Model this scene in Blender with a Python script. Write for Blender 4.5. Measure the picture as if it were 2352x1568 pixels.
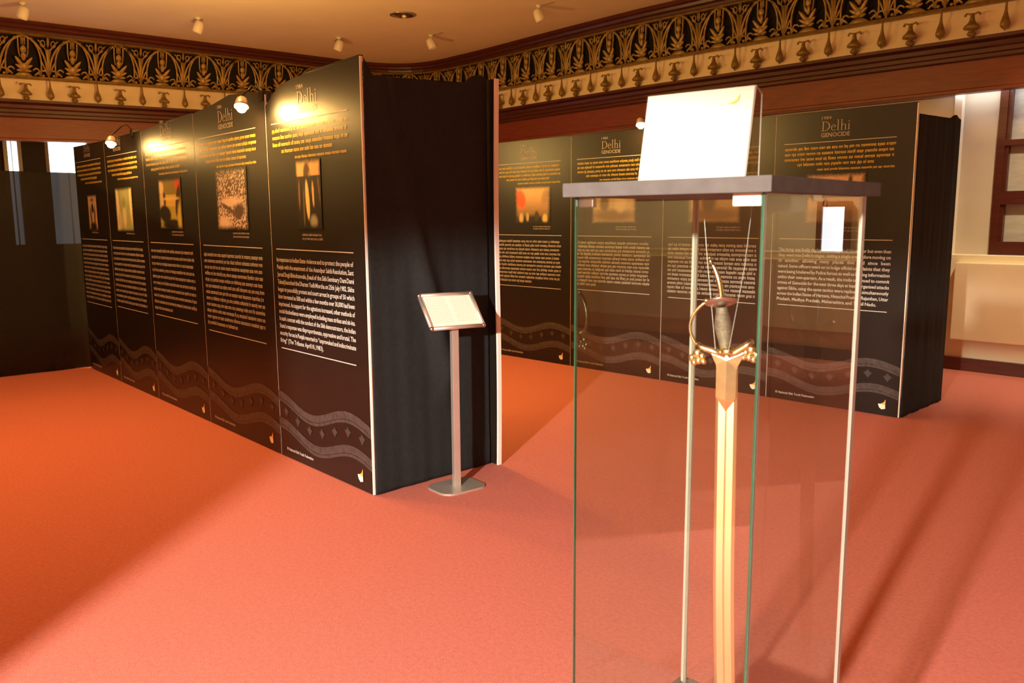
import bpy, bmesh, math, random
from math import sin, cos, pi, radians
from mathutils import Vector, Matrix, Euler
random.seed(7)
S = bpy.context.scene
for o in list(bpy.data.objects): bpy.data.objects.remove(o)
COL = S.collection

# ------------------------------------------------------------------ camera, light, exposure
cam_d = bpy.data.cameras.new('camera'); cam = bpy.data.objects.new('camera', cam_d); COL.objects.link(cam)
S.camera = cam
PIT, ROLL, YAW = radians(8.4967), radians(-0.3578), radians(46.176)
fw = Vector((-sin(YAW)*cos(PIT), cos(YAW)*cos(PIT), -sin(PIT)))
rt = Vector((cos(YAW), sin(YAW), 0)); upv = rt.cross(fw)
r2 = rt*cos(ROLL) + upv*sin(ROLL); u2 = r2.cross(fw)
M = Matrix((r2, u2, -fw)).transposed().to_4x4(); M.translation = Vector((0, 0, 1.5))
cam.matrix_world = M
cam_d.sensor_width = 36; cam_d.lens = 1897/2352*36; cam_d.clip_start = 0.02; cam_d.clip_end = 60
cam_d.dof.use_dof = True; cam_d.dof.focus_distance = 4.2; cam_d.dof.aperture_fstop = 6.5

S.view_settings.view_transform = 'Standard'; S.view_settings.look = 'None'
S.view_settings.gamma = 1; S.view_settings.use_curve_mapping = False
S.view_settings.exposure = 0.0
w = bpy.data.worlds.new('world'); S.world = w; w.use_nodes = True
w.node_tree.nodes['Background'].inputs[0].default_value = (1.0, .62, .35, 1)
w.node_tree.nodes['Background'].inputs[1].default_value = 0.02

def light(name, kind, loc, energy, color, size=.05, target=None, **kw):
    d = bpy.data.lights.new(name, kind); o = bpy.data.objects.new(name, d); COL.objects.link(o)
    o.location = loc; d.energy = energy; d.color = color
    if kind == 'AREA':
        d.shape = 'RECTANGLE'; d.size = size; d.size_y = kw.get('size_y', size)
    else: d.shadow_soft_size = size
    if kind == 'SPOT':
        d.spot_size = kw['angle']; d.spot_blend = kw.get('blend', .3)
    if target is not None:
        o.rotation_euler = (Vector(target)-Vector(loc)).to_track_quat('-Z', 'Y').to_euler()
    return o
WARM = (1, .42, .10)
# floodlight that stands behind the photographer, its beam level with the top of the case
light('floodlight_beam', 'SPOT', (0.0, -3.2, 2.35), 3900, (1, .90, .78), .09, (-1.27, .29, -1.0), angle=radians(73), blend=.14)
# warm fill added from ceiling height, without fittings
for (x, y, e) in ((-7.6, 1.9, 250), (-5.1, 1.8, 230), (-6.4, 4.9, 300), (-9.9, 5.2, 200), (-10.4, .9, 200), (-6.2, -.9, 260), (2.2, -1.5, 150), (-.6, 6.9, 40)):
    light('warm_fill', 'SPOT', (x, y, 3.98), e, WARM, .06, (x, y, 0), angle=radians(86), blend=.9)
# unseen warm points added to brighten ceiling, frieze and aisle
for (x, y, z, e) in ((-5.2, 3.75, 2.36, 130), (-8.4, 3.8, 2.36, 150), (-3.2, -4.2, 2.6, 40), (-11.2, -.6, 2.4, 55)):
    light('halogen_and_fill_glow', 'POINT', (x, y, z), e, (1, .60, .16), .05)
light('bay_fill', 'SPOT', (-1.7, 7.4, 3.6), 330, (1, .82, .50), .08, (-1.9, 8.7, .6), angle=radians(84), blend=1.0)  # added spot that brightens the cream dado
# added spots brightening the cream walls that the case glass mirrors
light('wall_fill', 'SPOT', (-5.6, -4.3, 3.7), 900, (1, .72, .34), .1, (-5.6, -6.0, 1.6), angle=radians(110), blend=.6)
light('wall_fill', 'SPOT', (2.9, 7.9, 3.7), 520, (1, .76, .42), .1, (3.0, 9.35, 1.7), angle=radians(110), blend=.6)
# halogen heads on the stands
LAMPS = [(-4.79, 2.37, 2.197), (-7.26, 2.44, 2.152), (-4.68, 6.10, 2.347)]
for i, p in enumerate(LAMPS):
    light('halogen_and_fill_glow', 'POINT', (p[0]+.01, p[1]-.03, p[2]-.04), (110, 48, 50)[i], (1, .54, .14), .03)
# cool tube hidden behind the beam above the column, cool daylight in the far windows
light('tube_glow', 'AREA', (-2.2, 8.87, 2.70), 3.4, (.90, .96, 1), 1.6, (-2.2, 8.99, 2.0), size_y=.04)

# ------------------------------------------------------------------ materials
def new_mat(name):
    m = bpy.data.materials.new(name); m.use_nodes = True
    nt = m.node_tree; b = nt.nodes['Principled BSDF']; return m, nt, b
def mat(name, col, rough=.5, metal=0, var=.12, scale=8, bump=0, bscale=None, spec=None, stretch=None, emit=None):
    m, nt, b = new_mat(name); N = nt.nodes; Lk = nt.links
    tc = N.new('ShaderNodeTexCoord'); mp = N.new('ShaderNodeMapping'); Lk.new(tc.outputs['Object'], mp.inputs[0])
    if stretch: mp.inputs['Scale'].default_value = stretch
    nz = N.new('ShaderNodeTexNoise'); nz.inputs['Scale'].default_value = scale; nz.inputs['Detail'].default_value = 5
    Lk.new(mp.outputs[0], nz.inputs[0])
    cr = N.new('ShaderNodeValToRGB'); Lk.new(nz.outputs[0], cr.inputs[0])
    cr.color_ramp.elements[0].position = .3; cr.color_ramp.elements[1].position = .7
    cr.color_ramp.elements[0].color = tuple(c*(1-var) for c in col)+(1,)
    cr.color_ramp.elements[1].color = tuple(min(1, c*(1+var)) for c in col)+(1,)
    Lk.new(cr.outputs[0], b.inputs['Base Color'])
    b.inputs['Roughness'].default_value = rough; b.inputs['Metallic'].default_value = metal
    if spec is not None: b.inputs['Specular IOR Level'].default_value = spec
    if bump:
        n2 = N.new('ShaderNodeTexNoise'); n2.inputs['Scale'].default_value = bscale or scale*6; Lk.new(mp.outputs[0], n2.inputs[0])
        bp = N.new('ShaderNodeBump'); bp.inputs['Strength'].default_value = bump; bp.inputs['Distance'].default_value = .004
        Lk.new(n2.outputs[0], bp.inputs['Height']); Lk.new(bp.outputs[0], b.inputs['Normal'])
    if emit:
        b.inputs['Emission Color'].default_value = emit[0]+(1,); b.inputs['Emission Strength'].default_value = emit[1]
    return m
M_carpet = mat('carpet', (.54, .172, .130), .95, var=.10, scale=60, bump=.6, bscale=260, spec=.1)
M_ceil = mat('ceiling_paint', (.76, .68, .52), .9, var=.03, scale=2, spec=.2)
M_cream = mat('cream_paint', (.86, .72, .48), .75, var=.04, scale=3)
M_wallcream = mat('cream_wall', (.78, .70, .56), .8, var=.04, scale=2)
M_column = mat('column_paint', (.56, .47, .36), .8, var=.04, scale=2)
M_wood = mat('mahogany', (.19, .034, .007), .42, var=.2, scale=5, stretch=(1, 1, 9), bump=.1)
M_darkwood = mat('dark_mahogany', (.075, .014, .007), .35, var=.25, scale=5, stretch=(1, 1, 9))
M_gold = mat('antique_gilding', (.29, .185, .048), .42, metal=.35, var=.3, scale=14, bump=.3)
M_fret = mat('fret_gilding', (.40, .27, .085), .42, metal=.35, var=.3, scale=14, bump=.3)
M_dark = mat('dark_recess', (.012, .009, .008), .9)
M_board = mat('printed_board_black', (.012, .009, .0075), .36, var=.1, scale=3, spec=.45)
M_white = mat('white_print', (.56, .54, .49), .5, var=.02)
M_grey = mat('grey_print', (.42, .38, .34), .5, var=.04)
M_yellow = mat('yellow_print', (.78, .58, .07), .5, var=.03)
M_wave = mat('wave_print', (.062, .051, .047), .4, var=.35, scale=30)
M_wavem = mat('wave_motif_print', (.052, .043, .039), .4, var=.3, scale=30)
M_edge = mat('white_edge', (.86, .82, .74), .5, var=.02)
M_fabric = mat('black_fabric', (.016, .017, .017), .85, var=.15, scale=40, bump=.3, bscale=400, spec=.25)
M_alu = mat('satin_aluminium', (.74, .69, .62), .34, metal=.75, var=.05, scale=6)
M_paper = mat('paper', (.88, .83, .70), .7, var=.02)
M_ink = mat('ink', (.62, .56, .46), .7, var=.02)
M_card = mat('card_white', (.95, .94, .90), .6, var=.01)
M_lid = mat('grey_lid', (.080, .072, .066), .75, var=.12, scale=30, bump=.1, spec=.2)
M_lidside = M_lid
M_blade = mat('blade_steel', (.86, .75, .44), .34, metal=1, var=.06, scale=12, stretch=(1, 1, .2))
M_brass = mat('brass', (.80, .72, .40), .25, metal=1, var=.12, scale=30)
M_grip = mat('wrapped_grip', (.20, .165, .115), .5, metal=.5, var=.3, scale=40, stretch=(1, 1, 5), bump=.5)
M_steel = mat('dull_steel', (.55, .50, .46), .28, metal=1, var=.1)
M_blackgloss = mat('black_plastic', (.02, .017, .015), .2, var=.1)
M_lampwhite = mat('white_fitting', (.82, .76, .62), .4, var=.03)
M_pane_grey = mat('frosted_blind', (.44, .41, .35), .6, var=.12, scale=6, stretch=(1, 1, 4))
M_plinth = mat('grey_plinth', (.16, .15, .15), .6)
M_wire = mat('nylon_wire', (.45, .43, .40), .3)
M_orange = mat('logo_orange', (.95, .50, .10), .5, var=.02)
M_cream2 = mat('logo_cream', (.95, .88, .72), .5, var=.02)
def emis(name, col, s):
    m = bpy.data.materials.new(name); m.use_nodes = True; nt = m.node_tree
    nt.nodes.remove(nt.nodes['Principled BSDF']); e = nt.nodes.new('ShaderNodeEmission')
    e.inputs[0].default_value = col+(1,); e.inputs[1].default_value = s
    nt.links.new(e.outputs[0], nt.nodes['Material Output'].inputs[0]); return m
M_bulb = emis('halogen_bulb', (1, .78, .36), 60)
M_day = emis('daylight_pane', (.96, .98, 1.0), 4.5)
M_tube = emis('cool_tube', (.85, .95, 1), 5)
def glass(name, tint, ior=1.5, boost=1.8):
    m = bpy.data.materials.new(name); m.use_nodes = True; nt = m.node_tree; N = nt.nodes
    N.remove(N['Principled BSDF'])
    t = N.new('ShaderNodeBsdfTransparent'); t.inputs[0].default_value = tint+(1,)
    g = N.new('ShaderNodeBsdfGlossy'); g.inputs['Roughness'].default_value = .0
    f = N.new('ShaderNodeFresnel'); f.inputs[0].default_value = ior
    mul = N.new('ShaderNodeMath'); mul.operation = 'MULTIPLY'; mul.inputs[1].default_value = boost
    mx = N.new('ShaderNodeMixShader'); ge = N.new('ShaderNodeNewGeometry')
    sb = N.new('ShaderNodeMath'); sb.operation = 'SUBTRACT'; sb.inputs[0].default_value = 1; nt.links.new(ge.outputs['Backfacing'], sb.inputs[1])
    m2 = N.new('ShaderNodeMath'); m2.operation = 'MULTIPLY'; m2.use_clamp = True; mn = N.new('ShaderNodeMath'); mn.operation = 'MINIMUM'; mn.inputs[1].default_value = .38
    nt.links.new(f.outputs[0], mul.inputs[0]); nt.links.new(mul.outputs[0], m2.inputs[0]); nt.links.new(sb.outputs[0], m2.inputs[1]); nt.links.new(m2.outputs[0], mn.inputs[0]); nt.links.new(mn.outputs[0], mx.inputs[0])
    nt.links.new(t.outputs[0], mx.inputs[1]); nt.links.new(g.outputs[0], mx.inputs[2])
    nt.links.new(mx.outputs[0], N['Material Output'].inputs[0]); return m
M_glass = glass('case_glass', (.965, .985, .96))
M_acryl = glass('clear_acrylic', (.93, .91, .87), 1.45)
M_gedge = mat('green_glass_edge', (.018, .075, .038), .15, var=.3, scale=4)
M_gedge2 = mat('frosted_glass_edge', (.36, .335, .285), .3, var=.08, scale=4)
def sheer():
    m = bpy.data.materials.new('sheer_black_cloth'); m.use_nodes = True; nt = m.node_tree; N = nt.nodes
    b = N['Principled BSDF']; b.inputs['Base Color'].default_value = (.012, .012, .012, 1); b.inputs['Roughness'].default_value = .9
    t = N.new('ShaderNodeBsdfTransparent'); nz = N.new('ShaderNodeTexNoise'); nz.inputs['Scale'].default_value = 3
    mr = N.new('ShaderNodeMapRange'); mr.inputs[3].default_value = .07; mr.inputs[4].default_value = .13
    mx = N.new('ShaderNodeMixShader'); nt.links.new(nz.outputs[0], mr.inputs[0]); nt.links.new(mr.outputs[0], mx.inputs[0])
    nt.links.new(b.outputs[0], mx.inputs[1]); nt.links.new(t.outputs[0], mx.inputs[2])
    nt.links.new(mx.outputs[0], N['Material Output'].inputs[0]); return m
M_sheer = sheer()
def photo_mat():
    m, nt, b = new_mat('photo_print'); a = nt.nodes.new('ShaderNodeVertexColor'); a.layer_name = 'Col'
    nt.links.new(a.outputs[0], b.inputs['Base Color']); b.inputs['Roughness'].default_value = .35; return m
M_photo = photo_mat()

# ------------------------------------------------------------------ mesh helpers
class MB:
    def __init__(s): s.v = []; s.f = []; s.col = None
    def add(s, vs, fs):
        n = len(s.v); s.v += [tuple(p) for p in vs]; s.f += [tuple(i+n for i in f) for f in fs]; return s
    def box(s, x0, x1, y0, y1, z0, z1):
        v = [(x, y, z) for z in (z0, z1) for y in (y0, y1) for x in (x0, x1)]
        return s.add(v, [(0, 2, 3, 1), (4, 5, 7, 6), (0, 1, 5, 4), (2, 6, 7, 3), (0, 4, 6, 2), (1, 3, 7, 5)])
    def bevbox(s, x0, x1, y0, y1, z0, z1, b):
        bm = bmesh.new(); bmesh.ops.create_cube(bm, size=1)
        for v in bm.verts:
            v.co = Vector(((x0+x1)/2+v.co.x*(x1-x0), (y0+y1)/2+v.co.y*(y1-y0), (z0+z1)/2+v.co.z*(z1-z0)))
        bmesh.ops.bevel(bm, geom=bm.edges[:], offset=b, segments=2, affect='EDGES', profile=.7)
        bm.verts.index_update()
        s.add([v.co[:] for v in bm.verts], [[v.index for v in f.verts] for f in bm.faces]); bm.free(); return s
    def quadxz(s, x0, x1, z0, z1, y=0):   # faces -y
        return s.add([(x0, y, z0), (x1, y, z0), (x1, y, z1), (x0, y, z1)], [(0, 1, 2, 3)])
    def prism(s, pts, y0, y1):            # outline in xz extruded along y
        n = len(pts); v = [(x, y0, z) for x, z in pts]+[(x, y1, z) for x, z in pts]
        return s.add(v, [tuple(range(n)), tuple(reversed(range(n, 2*n)))]+[(i, i+n, (i+1) % n+n, (i+1) % n) for i in range(n)])
    def tube(s, P, R, n=8, cap=True, flat=None):
        P = [Vector(p) for p in P]; k = len(P)
        if not isinstance(R, (list, tuple)): R = [R]*k
        rings = []; ref = Vector((0, 1, 0)) if flat is None else Vector(flat)
        for i, p in enumerate(P):
            t = (P[min(i+1, k-1)]-P[max(i-1, 0)]).normalized()
            a = t.cross(ref)
            if a.length < .05: a = t.cross(Vector((1, 0, 0)))
            a.normalize(); b = t.cross(a).normalized(); r = R[i]
            ra, rb = (r if isinstance(r, tuple) else (r, r))
            rings.append([p+a*cos(2*pi*(j+.5)/n)*ra+b*sin(2*pi*(j+.5)/n)*rb for j in range(n)])
        v = [q for ring in rings for q in ring]; f = []
        for i in range(k-1):
            for j in range(n):
                f.append((i*n+j, i*n+(j+1) % n, (i+1)*n+(j+1) % n, (i+1)*n+j))
        if cap: f += [tuple(reversed(range(n))), tuple(range((k-1)*n, k*n))]
        return s.add(v, f)
    def lathe(s, prof, n=16, c=(0, 0, 0), axis='z', sy=1.0):
        v = []; f = []; k = len(prof)
        for r, z in prof:
            for j in range(n):
                a = 2*pi*j/n; x, y = r*cos(a), r*sin(a)*sy
                v.append((c[0]+x, c[1]+y, c[2]+z) if axis == 'z' else (c[0]+x, c[1]+z, c[2]+y))
        for i in range(k-1):
            for j in range(n): f.append((i*n+j, i*n+(j+1) % n, (i+1)*n+(j+1) % n, (i+1)*n+j))
        f += [tuple(reversed(range(n))), tuple(range((k-1)*n, k*n))]
        return s.add(v, f)
    def ball(s, c, r, n=10, m=6):
        rx, ry, rz = r if isinstance(r, tuple) else (r, r, r)
        v = [(c[0], c[1], c[2]-rz)]
        for i in range(1, m):
            t = -pi/2+pi*i/m
            for j in range(n): v.append((c[0]+rx*cos(t)*cos(2*pi*j/n), c[1]+ry*cos(t)*sin(2*pi*j/n), c[2]+rz*sin(t)))
        v.append((c[0], c[1], c[2]+rz)); f = [(0, 1+(j+1) % n, 1+j) for j in range(n)]
        for i in range(m-2):
            for j in range(n): a = 1+i*n; f.append((a+j, a+(j+1) % n, a+n+(j+1) % n, a+n+j))
        e = len(v)-1; a = 1+(m-2)*n; f += [(e, a+j, a+(j+1) % n) for j in range(n)]
        return s.add(v, f)
    def xf(s, Mx, start=0):
        for i in range(start, len(s.v)): s.v[i] = tuple(Mx @ Vector(s.v[i]))
        return s
    def build(s, name, m, parent=None, smooth=False, loc=None, rot=None):
        me = bpy.data.meshes.new(name); me.from_pydata(s.v, [], s.f)
        bm = bmesh.new(); bm.from_mesh(me); bmesh.ops.recalc_face_normals(bm, faces=bm.faces[:]) if not getattr(s, 'keep', False) else None
        bm.to_mesh(me); bm.free()
        if s.col:
            ca = me.color_attributes.new('Col', 'FLOAT_COLOR', 'POINT')
            for i, c in enumerate(s.col): ca.data[i].color = (*c, 1)
        if isinstance(m, (list, tuple)):
            for q in m: me.materials.append(q)
        else: me.materials.append(m)
        if smooth:
            for p in me.polygons: p.use_smooth = True
        o = bpy.data.objects.new(name, me); COL.objects.link(o)
        if parent: o.parent = parent
        if loc: o.location = loc
        if rot: o.rotation_euler = rot
        return o
def tag(o, label, cat, group=None):
    o['label'] = label; o['category'] = cat
    if group: o['group'] = group
    return o
def thing(name, label, cat, loc=(0, 0, 0), rz=0, group=None):
    o = bpy.data.objects.new(name, None); COL.objects.link(o); o.location = loc; o.rotation_euler = (0, 0, rz)
    o.empty_display_size = .1
    return tag(o, label, cat, group)
def struct(name, mb, m, smooth=False):
    o = mb.build(name, m, smooth=smooth); o['kind'] = 'structure'; return o
def dup(root, loc, rz, label=None):
    r = root.copy(); COL.objects.link(r); r.location = loc; r.rotation_euler = (0, 0, rz)
    if label: r['label'] = label
    for ch in list(root.children):
        c = ch.copy(); COL.objects.link(c); c.parent = r
        for g in list(ch.children):
            d = g.copy(); COL.objects.link(d); d.parent = c
    return r
def bez(p0, p1, p2, p3, n=10):
    r = []
    for i in range(n+1):
        t = i/n; a = (1-t)**3; b = 3*t*(1-t)**2; c = 3*t*t*(1-t); d = t**3
        r.append(tuple(a*p0[k]+b*p1[k]+c*p2[k]+d*p3[k] for k in range(len(p0))))
    return r

# ------------------------------------------------------------------ room shell
ZC = 4.04
struct('floor', MB().box(-14.2, 4.6, -6.2, 9.7, -.12, 0), M_carpet)
struct('ceiling', MB().box(-14.2, 4.6, -6.2, 9.7, ZC, ZC+.12), M_ceil)
# wall path: points on the wall face, room on the right-hand side when walking
def arc_path():
    P = [(-12.95, -6.0), (-12.90, 1.5), (-12.72, 3.0), (-12.5, 4.4), (-12.22, 6.2), (-12.02, 7.55)]
    P += bez((-12.02, 7.55), (-11.92, 8.35), (-11.7, 8.93), (-10.75, 8.95), 9)[1:]
    P += [(-9.9, 8.93), (-8.0, 8.78), (-6.6, 8.7), (-4.0, 8.7), (4.5, 8.7)]
    return [Vector((x, y, 0)) for x, y in P]
PATH = arc_path()
def normals(P):
    out = []
    for i in range(len(P)):
        a = P[max(i-1, 0)]; b = P[min(i+1, len(P)-1)]; t = (b-a).normalized()
        if i == 0 or i == len(P)-1: pass
        else:
            t1 = (P[i]-a).normalized(); t2 = (b-P[i]).normalized(); t = (t1+t2).normalized()
        out.append(Vector((t.y, -t.x, 0)))
    return out
PN = normals(PATH)
def lerp_tab(T, z):
    if z <= T[0][0]: return T[0][1]
    for (a, p), (b, q) in zip(T, T[1:]):
        if z <= b: return p+(q-p)*(z-a)/(b-a)
    return T[-1][1]
FD = [(3.415, 0), (3.92, .26), (4.0, .29), (4.05, .30)]
FZ = [(2.645, -.09), (2.93, -.07), (3.13, -.04), (3.415, -.05), (3.90, .0)]
def wl(y): return max(0, min(1.25, (7.6-y)/4.6))
def prof_pt(p, n, d, z):
    w_ = wl(p.y) if p.x < -11.9 else 0
    q = p+n*(d+w_*lerp_tab(FD, z)); return (q.x, q.y, z+w_*lerp_tab(FZ, z))
def sweep(profile, i0, i1):
    mb = MB(); n = len(profile); v = []
    idx = list(range(i0, i1+1))
    for i in idx:
        for d, z in profile: v.append(prof_pt(PATH[i], PN[i], d, z))
    f = []
    for a in range(len(idx)-1):
        for j in range(n): f.append((a*n+j, a*n+(j+1) % n, (a+1)*n+(j+1) % n, (a+1)*n+j))
    f += [tuple(range(n)), tuple(range((len(idx)-1)*n, len(idx)*n))]
    return mb.add(v, f)
last = len(PATH)-1
NL = 5     # last index of the straight left wall
def strip(name, prof, m, i0=0, i1=last, smooth=False):
    return struct(name, sweep(prof, i0, i1), m, smooth)
# beam and mouldings
strip('trim_1', [(-.12, 2.645), (.0, 2.645), (.010, 2.65), (.010, 2.675), (0, 2.685), (0, 2.93), (-.12, 2.93)], M_wood)
strip('trim_11', [(-.12, 2.93), (.015, 2.93), (.03, 2.945), (.03, 2.975), (.05, 2.985), (.05, 3.02), (.075, 3.035), (.085, 3.07), (.07, 3.085), (.10, 3.10), (.10, 3.13), (-.12, 3.13)], M_darkwood)
strip('trim_2', [(-.05, 3.13)]+[(.085-.075*sin(t*pi/2/8)-.01*t/8, 3.13+.285*t/8) for t in range(9)]+[(-.05, 3.415)], M_cream, smooth=False)
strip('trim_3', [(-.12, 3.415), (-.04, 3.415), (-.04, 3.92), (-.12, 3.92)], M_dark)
strip('trim_4', [(-.30, 3.91), (.02, 3.91), (.055, 3.915), (.06, 3.945), (.10, 3.96), (.11, 3.99), (.15, 4.0), (.17, 4.03), (.17, ZC+.01), (-.30, ZC+.01)], M_darkwood)
g = strip('trim_5', [(-.04, 3.885), (.045, 3.885), (.06, 3.9), (.045, 3.915), (-.04, 3.915)], M_gold)
g = strip('trim_6', [(-.04, 3.41), (.05, 3.41), (.065, 3.425), (.05, 3.445), (-.04, 3.445)], M_gold)
# walls
struct('wall_left', MB().box(-13.1, -12.93, -6.1, 2.93, 0, 2.645).box(-13.05, -12.86, 4.02, 9.3, 0, 2.645)
       .box(-13.0, -12.83, 3.15, 3.43, 0, 2.645).box(-13.05, -12.88, 1.95, 4.02, 0, 1.15), M_dark)
struct('wall_left_outer', MB().box(-13.35, -13.2, -6.1, 9.4, 0, ZC), M_wallcream)
struct('wall_back', MB().box(-14.2, -2.95, 8.98, 9.1, 0, 2.7).box(-3.0, -2.93, 8.9, 9.5, 0, 2.8).box(-2.95, 4.6, 9.35, 9.5, 0, 3.2), M_wallcream)
struct('wall_front', MB().box(-14.2, 4.6, -6.2, -6.0, 0, ZC), M_wallcream)
struct('wall_right', MB().box(4.4, 4.6, -6.0, 9.5, 0, ZC), M_wallcream)
# far windows behind the sheer cloth (each frame > panes)
for k, (y0, y1) in enumerate(((2.96, 3.12), (3.46, 4.0))):
    fr = struct('window_%d' % (k+1), MB().box(-12.95, -12.85, y0-.03, y0+.02, 1.15, 2.63).box(-12.95, -12.85, y1-.02, y1+.03, 1.15, 2.63).box(-12.95, -12.85, y0, y1, 1.12, 1.17).box(-12.93, -12.88, y0, y1, 2.60, 2.64), M_darkwood)
    n = 2
    for j in range(n):
        MB().box(-12.92, -12.90, y0+(y1-y0)*j/n+.012, y0+(y1-y0)*(j+1)/n-.012, 1.18, 2.62).build('pane', M_day, fr)

# ------------------------------------------------------------------ gilded fretwork
def path_at(s):
    acc = 0
    for i in range(last, 0, -1):
        a, b = PATH[i], PATH[i-1]; L = (b-a).length
        if acc+L >= s:
            t = (s-acc)/L; p = a.lerp(b, t); n = PN[i].lerp(PN[i-1], t).normalized(); return p, n
        acc += L
    return PATH[0], PN[0]
U = .549
def fret_unit():
    mb = MB(); h = U/2
    def bar(pts, w=.0075, d=.013, n=4): mb.tube([(x, y, z) for x, y, z in pts], [(w*1.35, d*1.2)]*len(pts), n=n, flat=(0, 1, 0))
    y = 0
    B = lambda a, b, c, d, n=7: [(p[0], y, p[1]) for p in bez(a, b, c, d, n)]
    for sx in (-1, 1):
        X = lambda v: v*sx
        bar(B((X(.262), .06), (X(.262), .22), (X(.20), .42), (X(.0), .478)), .0115)          # outer arch
        bar(B((X(.185), .04), (X(.215), .20), (X(.19), .34), (X(.085), .455)), .0095)       # inner arch
        bar(B((X(.055), .47), (X(.052), .40), (X(.06), .30), (X(.035), .24)), .0075)        # comb side
        bar([(X(.018), y, .475), (X(.018), y, .375)], .006)
        bar(B((X(.262), .33), (X(.22), .36), (X(.20), .42), (X(.16), .44)), .007)
        bar(B((X(.10), .10), (X(.15), .16), (X(.19), .10), (X(.165), .055)), .009)          # lower scroll
        bar(B((X(.262), .10), (X(.22), .12), (X(.17), .10), (X(.12), .045)), .009)
        bar(B((X(.20), .20), (X(.225), .16), (X(.235), .12), (X(.255), .08)), .008)
        mb.ball((X(.215), -.01, .052), (.018, .018, .016), 8, 5)
        for (a, L, wd, z0) in ((52, .155, .026, .13), (30, .11, .022, .11), (75, .09, .018, .2), (8, .085, .02, .09)):  # leaves
            st = len(mb.v); mb.ball((0, 0, 0), (wd, .02, L/2), 8, 6)
            for i in range(st, len(mb.v)):
                q = Vector(mb.v[i]); q.z += L/2; k = q.z/L; q.x *= (1.15-.5*k); q.y -= .012*k*k*2
                an = radians(90-a)*sx
                mb.v[i] = (q.x*cos(an)+q.z*sin(an), q.y-.012, z0+q.z*cos(an)-q.x*sin(an))
        # trefoil ring at the joint between two arches
        bar([(X(.262-.048)+.026*cos(t*pi/4), y, .405+.036*sin(t*pi/4)) for t in range(9)], .006)
        # calyx against the joint
        mb.prism([(X(.274), .0), (X(.264), .0), (X(.262), .14), (X(.256), .24), (X(.240), .33), (X(.246), .345), (X(.274), .35)], -.016, .012)
        mb.prism([(X(.274), .36), (X(.274), .47), (X(.262), .48), (X(.258), .40)], -.014, .01)
    bar([(0, y, .475), (0, y, .37)], .006)
    mb.ball((0, -.015, .325), (.036, .026, .045), 10, 6)
    mb.ball((0, -.022, .335), (.020, .026, .022), 8, 5)
    mb.ball((0, -.01, .255), (.026, .02, .05), 8, 5)
    mb.ball((0, -.016, .13), (.045, .024, .05), 10, 6)
    mb.prism([(-.11, .03), (-.05, .015), (.05, .015), (.11, .03), (.06, .065), (0, .075), (-.06, .065)], -.016, .012)
    return mb
def drop_unit():
    return MB().lathe([(.009, 0), (.009, -.05), (.0105, -.09), (.016, -.13), (.026, -.165), (.036, -.20), (.041, -.225), (.038, -.245), (.026, -.262), (.010, -.272), (.004, -.285)], 12)
def flower_unit():
    mb = MB().lathe([(.014, .0), (.016, -.03), (.022, -.065), (.036, -.09), (.055, -.108), (.062, -.125), (.052, -.140), (.026, -.146), (.018, -.155), (.026, -.165), (.034, -.178), (.030, -.192), (.014, -.204), (.004, -.215)], 12)
    for sx in (-1, 1):
        mb.tube([(0, 0, -.012), (sx*.025, 0, -.002), (sx*.045, 0, .004), (sx*.055, 0, -.006)], [.009, .008, .009, .006], 6)
        mb.ball((sx*.054, 0, -.012), .011, 8, 5)
        mb.ball((sx*.045, -.008, -.128), (.018, .018, .014), 8, 5)
    mb.ball((0, -.012, -.05), (.016, .014, .022), 8, 5)
    return mb
fr_me = fret_unit().build('fret_panel', M_fret, smooth=True); dr_me = drop_unit().build('drop_pendant', M_gold, smooth=True)
fl_me = flower_unit().build('flower_boss', M_gold, smooth=True)
frieze_r = bpy.data.objects['trim_6']
protos = (fr_me, dr_me, fl_me)
total = sum((PATH[i]-PATH[i-1]).length for i in range(1, last+1))
def put(proto, s, z, d, first=[True, True, True]):
    p, n = path_at(s); k = protos.index(proto)
    o = proto if first[k] else proto.copy()
    if first[k]: first[k] = False
    else: COL.objects.link(o)
    w_ = wl(p.y) if p.x < -11.9 else 0
    x, y, zz = prof_pt(p, n, d, z); o.parent = frieze_r
    o.location = (x, y, zz); ti = 0; sc = (1, 1, 1)
    if k == 0:
        ti = math.atan(.26*w_/.505); sc = (1.05 if p.x < -11.9 else 1.0, 1, math.hypot(.26*w_, .505+.05*w_)/.505)
    if k == 2: sc = (1.15, 1.15, 1.0)
    if k == 1: sc = (1.05, 1.05, .97)
    o.rotation_euler = (ti, 0, math.atan2(n.y, n.x)+pi/2); o.scale = sc
s = (4.5+2.519) - U*7
off = False
while s < total-3.0:
    p, n = path_at(s); step = U
    if p.x < -11.9 and p.y < 7.8: step = U*1.05
    if p.x < -11.9 and not off: off = True
    put(fr_me, s+step/2, 3.415, .03)
    put(dr_me, s, 3.42, .11)
    put(fl_me, s+step/2, 3.335, .115)
    s += step
tot_units = None

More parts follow.
